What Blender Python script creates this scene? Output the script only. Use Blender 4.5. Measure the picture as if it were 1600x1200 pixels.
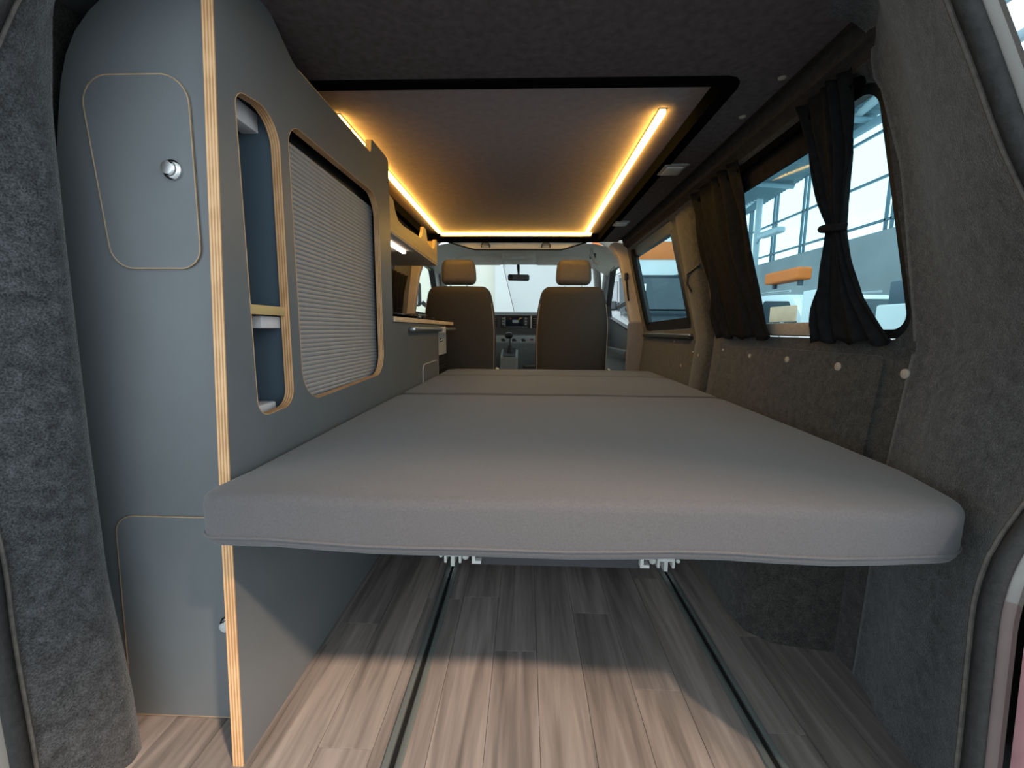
import bpy, bmesh, math, random
from math import sin, cos, pi, radians
from mathutils import Vector, Matrix
from mathutils.geometry import delaunay_2d_cdt

for o in list(bpy.data.objects): bpy.data.objects.remove(o)
S = bpy.context.scene
C = S.collection
random.seed(7)

# ------------------------------------------------------------------ camera
cam = bpy.data.cameras.new('camera'); cam.sensor_width = 36; cam.lens = 36 * 640 / 1600
cam.clip_start = .02; cam.clip_end = 200
co = bpy.data.objects.new('camera', cam); C.objects.link(co); S.camera = co
_y, _p, _r = radians(1.8), radians(7.6), radians(.43)
fw = Vector((-sin(_y) * cos(_p), cos(_y) * cos(_p), -sin(_p)))
r0 = Vector((cos(_y), sin(_y), 0)); u0 = r0.cross(fw)
rt = r0 * cos(_r) + u0 * sin(_r); up = -r0 * sin(_r) + u0 * cos(_r)
co.matrix_world = Matrix(((rt.x, up.x, -fw.x, 0), (rt.y, up.y, -fw.y, 0), (rt.z, up.z, -fw.z, .78), (0, 0, 0, 1)))
# ------------------------------------------------------------------ world, sun, exposure
w = bpy.data.worlds.new('overcast_sky'); S.world = w; w.use_nodes = True
bg = w.node_tree.nodes['Background']; bg.inputs[0].default_value = (.80, .93, 1.0, 1); bg.inputs[1].default_value = 1.15
sl = bpy.data.lights.new('showroom_spot', 'SPOT'); sl.energy = 800; sl.color = (1, .74, .52); sl.shadow_soft_size = .16; sl.spot_size = radians(12.6); sl.spot_blend = .22
so = bpy.data.objects.new('showroom_spot', sl); C.objects.link(so)
so.rotation_euler = Vector((-.27, .24, -.43)).to_track_quat('-Z', 'Y').to_euler(); so.location = (2.57, -1.98, 4.26)
vs = S.view_settings; vs.view_transform = 'Standard'; vs.look = 'None'; vs.gamma = 1; vs.use_curve_mapping = False; vs.exposure = 1.0

# ------------------------------------------------------------------ materials
def newmat(name):
    m = bpy.data.materials.new(name); m.use_nodes = True
    nt = m.node_tree; return m, nt, nt.nodes['Principled BSDF']
def sock(b, *names):
    for n in names:
        if n in b.inputs: return b.inputs[n]
def mat(name, c, rough=.6, var=.12, scale=30, bump=0, bscale=None, metal=0, stretch=(1, 1, 1), spec=.4, detail=4, sheen=0):
    m, nt, b = newmat(name); N = nt.nodes; L = nt.links
    tc = N.new('ShaderNodeTexCoord'); mp = N.new('ShaderNodeMapping'); mp.inputs['Scale'].default_value = stretch
    L.new(tc.outputs['Object'], mp.inputs[0])
    nz = N.new('ShaderNodeTexNoise'); nz.inputs['Scale'].default_value = scale; nz.inputs['Detail'].default_value = detail
    L.new(mp.outputs[0], nz.inputs['Vector'])
    rp = N.new('ShaderNodeValToRGB')
    rp.color_ramp.elements[0].position = .3; rp.color_ramp.elements[1].position = .7
    rp.color_ramp.elements[0].color = tuple(x * (1 - var) for x in c) + (1,)
    rp.color_ramp.elements[1].color = tuple(min(1, x * (1 + var)) for x in c) + (1,)
    L.new(nz.outputs['Fac'], rp.inputs[0]); L.new(rp.outputs[0], b.inputs['Base Color'])
    b.inputs['Roughness'].default_value = rough; b.inputs['Metallic'].default_value = metal
    sock(b, 'Specular IOR Level').default_value = spec
    if sheen: sock(b, 'Sheen Weight').default_value = sheen
    if bump:
        n2 = N.new('ShaderNodeTexNoise'); n2.inputs['Scale'].default_value = bscale or scale * 3; n2.inputs['Detail'].default_value = 3
        L.new(mp.outputs[0], n2.inputs['Vector'])
        bp = N.new('ShaderNodeBump'); bp.inputs['Strength'].default_value = bump; bp.inputs['Distance'].default_value = .004
        L.new(n2.outputs['Fac'], bp.inputs['Height']); L.new(bp.outputs[0], b.inputs['Normal'])
    return m
def emit(name, c, s):
    m, nt, b = newmat(name)
    b.inputs['Base Color'].default_value = c + (1,); b.inputs['Emission Color'].default_value = c + (1,); b.inputs['Emission Strength'].default_value = s
    return m
def glass(name, tint=(1, 1, 1), refl=.06):
    m, nt, b = newmat(name); N = nt.nodes; L = nt.links
    N.remove(b); t = N.new('ShaderNodeBsdfTransparent'); t.inputs[0].default_value = tint + (1,)
    g = N.new('ShaderNodeBsdfGlossy'); g.inputs['Roughness'].default_value = .02
    mx = N.new('ShaderNodeMixShader'); mx.inputs[0].default_value = refl
    L.new(t.outputs[0], mx.inputs[1]); L.new(g.outputs[0], mx.inputs[2]); L.new(mx.outputs[0], N['Material Output'].inputs[0])
    return m
def carpet(name, a, b_):
    m, nt, b = newmat(name); N = nt.nodes; L = nt.links
    tc = N.new('ShaderNodeTexCoord')
    n1 = N.new('ShaderNodeTexNoise'); n1.inputs['Scale'].default_value = 48; n1.inputs['Detail'].default_value = 8; n1.inputs['Roughness'].default_value = .7; n1.inputs['Distortion'].default_value = .6
    n2 = N.new('ShaderNodeTexNoise'); n2.inputs['Scale'].default_value = 420; n2.inputs['Detail'].default_value = 2
    L.new(tc.outputs['Object'], n1.inputs['Vector']); L.new(tc.outputs['Object'], n2.inputs['Vector'])
    ad = N.new('ShaderNodeMath'); ad.operation = 'MULTIPLY'; L.new(n1.outputs['Fac'], ad.inputs[0]); L.new(n2.outputs['Fac'], ad.inputs[1])
    rp = N.new('ShaderNodeValToRGB'); e = rp.color_ramp.elements
    e[0].position = .14; e[0].color = a + (1,); e[1].position = .42; e[1].color = b_ + (1,)
    L.new(ad.outputs[0], rp.inputs[0]); L.new(rp.outputs[0], b.inputs['Base Color'])
    b.inputs['Roughness'].default_value = .95; sock(b, 'Specular IOR Level').default_value = .1; sock(b, 'Sheen Weight').default_value = .25
    bp = N.new('ShaderNodeBump'); bp.inputs['Strength'].default_value = .6; bp.inputs['Distance'].default_value = .004
    L.new(ad.outputs[0], bp.inputs['Height']); L.new(bp.outputs[0], b.inputs['Normal'])
    return m
def plymat(name, axis=0, c0=(.42, .21, .09), c1=(.72, .43, .22), n=7, per=.018, off=0):
    # veneer layers as stripes across the board's thickness (object axis)
    m, nt, b = newmat(name); N = nt.nodes; L = nt.links
    tc = N.new('ShaderNodeTexCoord'); sp = N.new('ShaderNodeSeparateXYZ'); L.new(tc.outputs['Object'], sp.inputs[0])
    ml = N.new('ShaderNodeMath'); ml.operation = 'MULTIPLY'; ml.inputs[1].default_value = 2 * pi / (per / (n / 2)); L.new(sp.outputs[axis], ml.inputs[0])
    sn = N.new('ShaderNodeMath'); sn.operation = 'SINE'; L.new(ml.outputs[0], sn.inputs[0])
    nz = N.new('ShaderNodeTexNoise'); nz.inputs['Scale'].default_value = 25; L.new(tc.outputs['Object'], nz.inputs['Vector'])
    ma = N.new('ShaderNodeMath'); ma.operation = 'MULTIPLY_ADD'; ma.inputs[1].default_value = .35; L.new(sn.outputs[0], ma.inputs[0]); L.new(nz.outputs['Fac'], ma.inputs[2])
    rp = N.new('ShaderNodeValToRGB'); rp.color_ramp.elements[0].position = .2; rp.color_ramp.elements[1].position = .75
    rp.color_ramp.elements[0].color = c0 + (1,); rp.color_ramp.elements[1].color = c1 + (1,)
    L.new(ma.outputs[0], rp.inputs[0]); L.new(rp.outputs[0], b.inputs['Base Color']); b.inputs['Roughness'].default_value = .55
    return m
def woodmat(name, c, k):
    m, nt, b = newmat(name); N = nt.nodes; L = nt.links
    tc = N.new('ShaderNodeTexCoord'); mp = N.new('ShaderNodeMapping')
    mp.inputs['Scale'].default_value = (26, 1.6, 20); mp.inputs['Location'].default_value = (k * 3.7, k * 1.9, 0)
    L.new(tc.outputs['Object'], mp.inputs[0])
    n1 = N.new('ShaderNodeTexNoise'); n1.inputs['Scale'].default_value = 1.0; n1.inputs['Detail'].default_value = 7; n1.inputs['Distortion'].default_value = .9
    L.new(mp.outputs[0], n1.inputs['Vector'])
    n2 = N.new('ShaderNodeTexNoise'); n2.inputs['Scale'].default_value = 4; n2.inputs['Detail'].default_value = 5; L.new(mp.outputs[0], n2.inputs['Vector'])
    mx = N.new('ShaderNodeMath'); mx.operation = 'MULTIPLY_ADD'; mx.inputs[1].default_value = .35; L.new(n2.outputs['Fac'], mx.inputs[0]); L.new(n1.outputs['Fac'], mx.inputs[2])
    rp = N.new('ShaderNodeValToRGB'); e = rp.color_ramp.elements
    e[0].position = .46; e[0].color = tuple(x * .46 for x in c) + (1,); e[1].position = .92; e[1].color = tuple(x * 1.26 for x in c) + (1,)
    L.new(mx.outputs[0], rp.inputs[0]); L.new(rp.outputs[0], b.inputs['Base Color'])
    b.inputs['Roughness'].default_value = .5; sock(b, 'Specular IOR Level').default_value = .35
    return m

M = {}
M['carpet'] = carpet('wall_carpet', (.016, .015, .014), (.075, .071, .066))
M['carpet_rear'] = carpet('pillar_carpet', (.020, .020, .021), (.108, .108, .114))
M['liner'] = mat('headliner_felt', (.115, .090, .092), .95, .2, 60, .3, 300, spec=.1)
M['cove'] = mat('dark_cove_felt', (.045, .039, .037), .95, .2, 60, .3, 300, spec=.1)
M['board'] = mat('roof_board_fabric', (.36, .29, .29), .9, .08, 40, .15, 350, spec=.15)
M['lam'] = mat('blue_grey_laminate', (.146, .156, .165), .45, .04, 8, .05, 500, spec=.45)
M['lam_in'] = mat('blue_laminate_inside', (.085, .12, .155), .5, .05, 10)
M['plyX'] = plymat('plywood_edge_upright', 0)
M['plyZ'] = plymat('plywood_edge_flat', 2, (.62, .45, .29), (.86, .69, .50))
M['plyface'] = mat('birch_plywood_face', (.62, .44, .20), .5, .12, 6, stretch=(1, .2, 6))
M['groove'] = mat('door_edge_birch', (.40, .28, .18), .6, .2, 40)
M['tambour'] = mat('grey_tambour', (.36, .36, .37), .42, .05, 30, spec=.5)
M['mattress'] = mat('grey_upholstery', (.092, .088, .094), .85, .10, 350, .25, 900, spec=.25, sheen=.2)
M['seat'] = mat('seat_cloth', (.058, .050, .044), .85, .12, 200, .2, 700, spec=.2)
M['leather'] = mat('headrest_brown', (.115, .09, .07), .55, .1, 40, .1, 300)
M['black'] = mat('black_plastic', (.012, .012, .013), .45, .2, 60)
M['rubber'] = mat('black_rubber', (.02, .019, .019), .75, .3, 90, .3, 200)
M['rubber2'] = mat('worn_seal_lip', (.075, .066, .058), .8, .3, 90)
M['matblack'] = mat('matt_black_trim', (.004, .004, .004), 1.0, .2, 60, spec=0)
M['void'] = mat('dark_cavity', (.006, .006, .006), .9, .2, 20)
M['alu'] = mat('brushed_aluminium', (.42, .44, .44), .35, .1, 80, metal=.9, stretch=(1, .05, 1))
M['alu_dull'] = mat('dull_aluminium', (.20, .22, .21), .4, .12, 60, metal=.5, stretch=(1, .05, 1))
M['alu_cut'] = mat('cut_aluminium', (.86, .86, .82), .5, .06, 60)
M['chrome'] = mat('chrome', (.85, .85, .86), .12, .04, 20, metal=1)
M['white'] = mat('white_plastic', (.74, .70, .70), .5, .05, 20)
M['trimgrey'] = mat('pale_grey_trim', (.56, .55, .52), .7, .06, 40, .1, 300)
M['trimwhite'] = mat('white_roof_trim', (.84, .85, .85), .5, .05, 20)
M['cream'] = mat('cream_pillar_trim', (.55, .46, .38), .65, .06, 20)
M['cabliner'] = mat('cab_headliner_felt', (.80, .75, .67), .85, .04, 40, .1, 300)
M['mauvegrey'] = mat('mauve_grey_trim', (.24, .21, .205), .7, .06, 40)
M['dash'] = mat('grey_dashboard', (.095, .10, .10), .6, .12, 60, .2, 500)
M['dash2'] = mat('grey_console', (.26, .28, .275), .6, .08, 60)
M['screen'] = mat('screen_glass', (.012, .018, .03), .1, .1, 10, spec=.6)
M['curtain'] = mat('black_curtain', (.0125, .012, .0125), .95, .25, 60, .2, 400, spec=.06)
M['glass'] = glass('window_glass', (.76, .92, .95), .015)
M['glass_clear'] = glass('screen_pane_glass', (.97, .99, .99), .03)
M['led'] = emit('warm_led', (1, .57, .11), 15)
M['ledcool'] = emit('cool_led', (1, .93, .85), 6)
M['lamp'] = mat('lamp_lens', (.30, .29, .28), .4, .05, 40)
M['cap'] = mat('screw_cap', (.36, .31, .26), .6, .1, 100)
M['body'] = mat('grey_body_paint', (.20, .18, .165), .25, .04, 10, spec=.6)
M['lamp_tint'] = mat('lamp_tinted_paint', (.16, .115, .11), .35, .06, 10, spec=.4)  # grey flange paint with the red lamp's reflection put into its colour
M['bodydark'] = mat('dark_body_paint', (.035, .034, .036), .25, .06, 10, spec=.5)
M['redlens'] = mat('red_lamp_lens', (.22, .035, .05), .2, .1, 20, spec=.6)
M['mauve'] = mat('mauve_lamp_rim', (.24, .11, .12), .3, .1, 20, spec=.6)
M['ground'] = mat('showroom_tile', (.42, .42, .41), .3, .05, 3)
M['concrete'] = mat('grey_concrete', (.30, .32, .33), .8, .1, 1.2)
M['steel'] = mat('blue_grey_steel', (.22, .33, .38), .5, .08, 4)
M['steel_pale'] = mat('pale_steel', (.48, .58, .62), .5, .06, 4)
M['roofing'] = mat('corrugated_roof', (.12, .19, .22), .6, .1, 2)
M['mullion'] = mat('mullion_grey', (.12, .20, .24), .5, .05, 5)
M['orange'] = mat('orange_sign', (.80, .19, .03), .5, .06, 4)
M['peach'] = mat('peach_reflection_colour', (.75, .45, .28), .5, .1, 6)
M['wallwhite'] = mat('white_plaster', (.80, .81, .80), .8, .03, 2)
M['wallcream'] = mat('cream_plaster', (.82, .80, .70), .8, .03, 2)
M['wallgrey'] = mat('pale_grey_plaster', (.70, .72, .71), .8, .03, 2)
M['carwhite'] = mat('white_car_paint', (.80, .82, .84), .2, .02, 5, spec=.6)
M['cardark'] = mat('dark_car_paint', (.02, .028, .035), .2, .1, 5, spec=.6)
M['carglass'] = mat('tinted_car_glass', (.035, .05, .06), .25, .1, 5, spec=.35)
M['tyre'] = mat('tyre', (.02, .02, .02), .8, .2, 40)
M['darkpanel'] = mat('slate_panel', (.07, .10, .13), .5, .1, 5)
M['green'] = mat('yellow_green_hedge', (.50, .58, .18), .8, .3, 8)

# ------------------------------------------------------------------ helpers
ORG = {}
def setp(o, label=None, cat=None, group=None, kind=None):
    if label: o['label'] = label
    if cat: o['category'] = cat
    if group: o['group'] = group
    if kind: o['kind'] = kind
    return o
def empty(name, loc, label=None, cat=None, group=None, kind=None):
    o = bpy.data.objects.new(name, None); o.empty_display_size = .05; o.location = loc; C.objects.link(o); ORG[o] = Vector(loc)
    return setp(o, label, cat, group, kind)
def link(name, me, m, parent=None):
    """world-space mesh -> object (own origin at its base when top-level)"""
    if m is not None: me.materials.append(m)
    o = bpy.data.objects.new(name, me); C.objects.link(o)
    if parent is None:
        vs_ = [v.co for v in me.vertices]
        lo = Vector([min(v[i] for v in vs_) for i in range(3)]); hi = Vector([max(v[i] for v in vs_) for i in range(3)])
        org = Vector(((lo.x + hi.x) / 2, (lo.y + hi.y) / 2, lo.z)); me.transform(Matrix.Translation(-org)); o.location = org; ORG[o] = org
    else:
        o.parent = parent; o.matrix_parent_inverse = Matrix.Translation(-ORG[parent]); ORG[o] = Vector((0, 0, 0))
    return o
def fin(bm, name, m, parent=None, smooth=False, angle=None):
    bmesh.ops.recalc_face_normals(bm, faces=bm.faces)
    me = bpy.data.meshes.new(name); bm.to_mesh(me); bm.free()
    if smooth:
        me.polygons.foreach_set('use_smooth', [True] * len(me.polygons))
        me.set_sharp_from_angle(angle=radians(angle or 40))
    return link(name, me, m, parent)
def mesh(name, v, f, m, parent=None, smooth=False, angle=None, merge=0):
    bm = bmesh.new(); vv = [bm.verts.new(p) for p in v]
    for q in f:
        try: bm.faces.new([vv[i] for i in q])
        except ValueError: pass
    if merge: bmesh.ops.remove_doubles(bm, verts=bm.verts, dist=merge)
    return fin(bm, name, m, parent, smooth, angle)
def abox(bm, lo, hi, bev=0, seg=2):
    r = bmesh.ops.create_cube(bm, size=1)
    vs_ = r['verts']
    for v in vs_: v.co = Vector([(lo[i] + hi[i]) / 2 + v.co[i] * (hi[i] - lo[i]) for i in range(3)])
    if bev:
        es = list({e for v in vs_ for e in v.link_edges})
        bmesh.ops.bevel(bm, geom=es, offset=bev, segments=seg, affect='EDGES', profile=.5)
def box(name, lo, hi, m, parent=None, bev=.004, seg=2):
    bm = bmesh.new(); abox(bm, lo, hi, min(bev, .45 * min(hi[i] - lo[i] for i in range(3))), seg); return fin(bm, name, m, parent, True, 35)
def boxes(name, lst, m, parent=None, bev=.003):
    bm = bmesh.new()
    for lo, hi in lst: abox(bm, lo, hi, bev)
    return fin(bm, name, m, parent, True, 35)
def rbox(name, lo, hi, r, m, parent=None, fn=None, k=4, n=8):
    """box with true round edges; fn deforms each point"""
    ax = []
    for i in range(3):
        a, b = lo[i], hi[i]; rr = min(r, (b - a) / 2 * .99)
        p = [a + rr * (1 - cos(j / k * pi / 2)) for j in range(k)] + [a + rr + (b - a - 2 * rr) * j / n for j in range(n + 1)] + [b - rr * (1 - cos(j / k * pi / 2)) for j in range(k - 1, -1, -1)]
        ax.append(p)
    V = {}; F = []; vl = []
    def vid(p):
        key = tuple(round(x, 6) for x in p)
        if key not in V: V[key] = len(vl); vl.append(p)
        return V[key]
    for d in range(3):
        e, f = (d + 1) % 3, (d + 2) % 3
        for s in (0, -1):
            for a in range(len(ax[e]) - 1):
                for b in range(len(ax[f]) - 1):
                    q = []
                    for (i, j) in ((a, b), (a + 1, b), (a + 1, b + 1), (a, b + 1)):
                        p = [0, 0, 0]; p[d] = ax[d][s]; p[e] = ax[e][i]; p[f] = ax[f][j]; q.append(vid(p))
                    F.append(q)
    out = []
    for p in vl:
        q = Vector([min(max(p[i], lo[i] + min(r, (hi[i] - lo[i]) / 2 * .99)), hi[i] - min(r, (hi[i] - lo[i]) / 2 * .99)) for i in range(3)])
        d = Vector(p) - q
        o = q + d.normalized() * min(r, 9) if d.length > 1e-9 else q
        for i in range(3):
            rr = min(r, (hi[i] - lo[i]) / 2 * .99)
            if d.length > 1e-9: o[i] = q[i] + d.normalized()[i] * rr
        out.append(fn(o) if fn else o)
    return mesh(name, out, F, m, parent, True, 50)
def atube(bm, pts, r, n=8, cap=True, ref=None):
    pts = [Vector(p) for p in pts]; rings = []
    for i, p in enumerate(pts):
        t = (pts[min(i + 1, len(pts) - 1)] - pts[max(i - 1, 0)]).normalized()
        a = Vector(ref) if ref else (Vector((0, 0, 1)) if abs(t.z) < .9 else Vector((1, 0, 0)))
        u = t.cross(a).normalized(); v = t.cross(u)
        rr = r[i] if isinstance(r, (list, tuple)) else r
        rings.append([bm.verts.new(p + (u * cos(2 * pi * k / n) + v * sin(2 * pi * k / n)) * rr) for k in range(n)])
    for a, b in zip(rings, rings[1:]):
        for k in range(n): bm.faces.new((a[k], a[(k + 1) % n], b[(k + 1) % n], b[k]))
    if cap: bm.faces.new(rings[0]); bm.faces.new(rings[-1])
def tube(name, pts, r, m, parent=None, n=8, ref=None):
    bm = bmesh.new(); atube(bm, pts, r, n, True, ref); return fin(bm, name, m, parent, True, 50)
def lathe(name, c, axis, prof, m, parent=None, n=20):
    """prof: (radius, along) ; axis: unit vector"""
    a = Vector(axis).normalized(); b = Vector((0, 0, 1)) if abs(a.z) < .9 else Vector((1, 0, 0)); u = a.cross(b).normalized(); v = a.cross(u); c = Vector(c)
    V = []; F = []
    for (r, h) in prof:
        for k in range(n): V.append(c + a * h + (u * cos(2 * pi * k / n) + v * sin(2 * pi * k / n)) * r)
    for i in range(len(prof) - 1):
        for k in range(n): F.append((i * n + k, i * n + (k + 1) % n, (i + 1) * n + (k + 1) % n, (i + 1) * n + k))
    F.append(range(n)); F.append(range((len(prof) - 1) * n, len(prof) * n))
    return mesh(name, V, [list(f) for f in F], m, parent, True, 35)
def rquad(pts, r, k=6):
    """rounded polygon in 2D; r scalar or per corner"""
    out = []; n = len(pts)
    for i in range(n):
        p = Vector(pts[i]); a = (Vector(pts[i - 1]) - p).normalized(); b = (Vector(pts[(i + 1) % n]) - p).normalized()
        rr = r[i] if isinstance(r, (list, tuple)) else r
        if rr <= 0: out.append(tuple(p)); continue
        ang = a.angle(b); d = rr / math.tan(ang / 2); ctr = p + (a + b).normalized() * (rr / sin(ang / 2))
        s = p + a * d - ctr; e = p + b * d - ctr
        for j in range(k + 1):
            t = j / k; v = (s * (1 - t) + e * t).normalized() * rr; out.append(tuple(ctr + v))
    return out
def inside(p, poly):
    x, y = p; c = False; n = len(poly)
    for i in range(n):
        x1, y1 = poly[i]; x2, y2 = poly[i - 1]
        if (y1 > y) != (y2 > y) and x < (x2 - x1) * (y - y1) / (y2 - y1) + x1: c = not c
    return c
def tri2d(outer, holes=(), step=.06):
    V = []; E = []
    for lp in [outer] + list(holes):
        s = len(V)
        for p in lp: V.append(Vector(p))
        n = len(lp)
        for i in range(n): E.append((s + i, s + (i + 1) % n))
    if step:
        x0 = min(p[0] for p in outer); x1 = max(p[0] for p in outer); y0 = min(p[1] for p in outer); y1 = max(p[1] for p in outer)
        x = x0 + step / 2
        while x < x1:
            y = y0 + step / 2
            while y < y1:
                if inside((x, y), outer) and not any(inside((x, y), h) for h in holes): V.append(Vector((x, y)))
                y += step
            x += step
    r = delaunay_2d_cdt(V, E, [], 0, 1e-5)
    vv = [tuple(v) for v in r[0]]; F = []
    for f in r[2]:
        c = (sum(vv[i][0] for i in f) / len(f), sum(vv[i][1] for i in f) / len(f))
        if inside(c, outer) and not any(inside(c, h) for h in holes): F.append(list(f))
    return vv, F
def slab(name, outer, fn, th, m, parent=None, holes=(), step=0, rims=True, smooth=False, holerims=True):
    """2D region mapped by fn(u,v,d), thickness th"""
    if step:
        def dens(lp):
            out = []
            for i in range(len(lp)):
                a, b = Vector(lp[i]), Vector(lp[(i + 1) % len(lp)]); n = max(1, math.ceil((b - a).length / step))
                out += [tuple(a + (b - a) * j / n) for j in range(n)]
            return out
        outer = dens(outer); holes = [dens(h) for h in holes]
    vv, F = tri2d(outer, holes, step)
    V = [fn(u, v, 0) for u, v in vv]; n = len(V); G = list(F)
    if th:
        V += [fn(u, v, th) for u, v in vv]; G += [[i + n for i in reversed(f)] for f in F]
        for li, lp in enumerate([outer] + list(holes)):
            if li == 0 and not rims: continue
            if li > 0 and not holerims: continue
            s = len(V); k = len(lp)
            V += [fn(u, v, 0) for u, v in lp] + [fn(u, v, th) for u, v in lp]
            G += [[s + i, s + (i + 1) % k, s + k + (i + 1) % k, s + k + i] for i in range(k)]
    return mesh(name, V, G, m, parent, smooth, 30, merge=1e-5)
def rim(name, lp, fn, d0, d1, m, parent=None, wid=0, closed=True):
    """band round a loop from depth d0 to d1 (a visible board edge); wid gives it body outwards"""
    k = len(lp); V = [fn(u, v, d0) for u, v in lp] + [fn(u, v, d1) for u, v in lp]; r_ = range(k if closed else k - 1)
    F = [[i, (i + 1) % k, k + (i + 1) % k, k + i] for i in r_]
    if wid:
        cx = sum(p[0] for p in lp) / k; cy = sum(p[1] for p in lp) / k
        lo = offset(lp, wid)
        V += [fn(u, v, d0) for u, v in lo] + [fn(u, v, d1) for u, v in lo]
        F += [[2 * k + i, 2 * k + (i + 1) % k, 3 * k + (i + 1) % k, 3 * k + i] for i in r_]
        F += [[i, (i + 1) % k, 2 * k + (i + 1) % k, 2 * k + i] for i in r_] + [[k + i, k + (i + 1) % k, 3 * k + (i + 1) % k, 3 * k + i] for i in r_]
    return mesh(name, V, F, m, parent, True, 40)
def offset(lp, d):
    n = len(lp); out = []
    ar = sum(lp[i - 1][0] * lp[i][1] - lp[i][0] * lp[i - 1][1] for i in range(n)); s = 1 if ar > 0 else -1
    for i in range(n):
        a = Vector(lp[i - 1]); b = Vector(lp[(i + 1) % n]); t = (b - a).normalized(); out.append((lp[i][0] + t.y * d * s, lp[i][1] - t.x * d * s))
    return out
def loft(name, rows, m, parent=None, smooth=True, angle=60, close=False):
    V = [p for r in rows for p in r]; k = len(rows[0]); F = []
    for i in range(len(rows) - 1):
        for j in range(k - 1 + (1 if close else 0)): F.append([i * k + j, i * k + (j + 1) % k, (i + 1) * k + (j + 1) % k, (i + 1) * k + j])
    return mesh(name, V, F, m, parent, smooth, angle)
def lerp(t, tab):
    if t <= tab[0][0]: return tab[0][1]
    for (a, x), (b, y) in zip(tab, tab[1:]):
        if t <= b: return x + (y - x) * (t - a) / (b - a)
    return tab[-1][1]
def smoothtab(t, tab):   # averaged lookup for soft outlines
    return sum(lerp(t + d * .02, tab) for d in (-2, -1, 0, 1, 2)) / 5
def prism(name, poly, axis, a, b, m, parent=None, bev=0):
    """polygon in the other two axes extruded along axis"""
    def P(u, v, d):
        t = a if d == 0 else b
        return {'X': (t, u, v), 'Y': (u, t, v), 'Z': (u, v, t)}[axis]
    o = slab(name, poly, P, 1, m, parent)
    if bev:
        md = o.modifiers.new('bevel', 'BEVEL'); md.width = bev; md.segments = 2; md.limit_method = 'ANGLE'
    return o
def rslab(name, lo, hi, r, rv, m, parent=None, k=8, fn=None, n=4):
    """cushion: rounded plan corners (r) and softened top and bottom edges (rv)"""
    rings = []
    def ring(ins, z): return [(x, y, z) for x, y in rquad([(lo[0] + ins, lo[1] + ins), (hi[0] - ins, lo[1] + ins), (hi[0] - ins, hi[1] - ins), (lo[0] + ins, hi[1] - ins)], max(r - ins, .004), k)]
    for j in range(n + 1):
        a = j / n * pi / 2; rings.append(ring(rv * (1 - sin(a)), lo[2] + rv * (1 - cos(a))))
    for j in range(n + 1):
        a = j / n * pi / 2; rings.append(ring(rv * (1 - cos(a)), hi[2] - rv * (1 - sin(a))))
    V = [p for q in rings for p in q]; kk = len(rings[0]); F = []
    for i in range(len(rings) - 1):
        for j in range(kk): F.append([i * kk + j, i * kk + (j + 1) % kk, (i + 1) * kk + (j + 1) % kk, (i + 1) * kk + j])
    F.append(list(range(kk))); F.append(list(range((len(rings) - 1) * kk, len(rings) * kk)))
    if fn: V = [fn(Vector(p)) for p in V]
    return mesh(name, V, F, m, parent, True, 40)
def copy_obj(o, parent, delta):
    c = o.copy(); C.objects.link(c); c.parent = parent
    c.matrix_parent_inverse = Matrix.Translation(Vector(delta) - ORG[parent]); ORG[c] = Vector((0, 0, 0)); return c

# ================================================================== VAN SHELL
# ---- floor with vinyl planks
FL = empty('floor', (.1, 1.6, -.03), kind='structure')
box('subfloor', (-.90, .46, -.05), (.88, 4.6, -.006), M['void'], FL, 0)
seams = [-.902 + .1043 * i for i in range(17)]
joints = {-.485: [.985], -.381: [.66, 1.32], -.277: [1.095], -.172: [1.107], -.068: [.907], .036: [1.5], .14: [1.05], .245: [.81], .349: [1.22], .453: [.72]}
woods = [woodmat('vinyl_plank_tone_%d' % i, c, i) for i, c in enumerate([(.29, .245, .228), (.25, .213, .20), (.215, .184, .173), (.32, .27, .245), (.27, .23, .212), (.235, .20, .185)])]
seq = [0, 4, 3, 1, 0, 3, 2, 4, 0, 1, 5, 0, 2, 3, 4, 1, 0, 3, 5, 2, 4, 0, 1]
pi_ = 0
for i in range(len(seams) - 1):
    x0, x1 = seams[i], seams[i + 1]
    if x0 > .80: break
    js = [.46]
    base = None
    for kx, v in joints.items():
        if abs(kx - x0) < .03: base = v
    base = base or [.6 + (i * .37) % .8]
    js += base
    while js[-1] < 2.75: js.append(min(js[-1] + .92, 2.9))
    for a, b in zip(js, js[1:]):
        if b - a < .03: continue
        box('plank', (x0 + .0004, a + .0003, -.008), (x1 - .0004, b - .0003, 0), woods[seq[pi_ % len(seq)]], FL, .0004, 1); pi_ += 1
box('cab_mat', (-.85, 2.9, -.008), (.85, 4.5, 0), M['dash'], FL, 0)

# ---- right wall
def XR(y, z):
    x = lerp(z, [(0, .765), (.5, .778), (.75, .802), (1.30, .70), (1.34, .688)])
    return x + (.03 * max(0, min(1, (y - 1.7) / .3)) if z < .75 else .03 * max(0, min(1, (y - 1.7) / .3)) * max(0, 1 - (z - .75) / .5))
def WR(u, v, d): return (XR(u, v) + d, u, v)
hole_rear = rquad([(.872, .762), (1.735, .762), (1.765, 1.305), (.915, 1.305)], [.06, .06, .07, .07], 8)
hole_slide = rquad([(2.06, .79), (2.85, .772), (2.875, 1.315), (2.085, 1.315)], [.04, .04, .06, .05], 8)
WRo = empty('wall_right', (.79, 1.9, 0), kind='structure')
slab('carpet_lining', [(.866, 0), (2.93, 0), (2.93, 1.335), (.866, 1.335)], WR, .035, M['carpet'], WRo, [hole_rear, hole_slide], .08, smooth=True)
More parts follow.
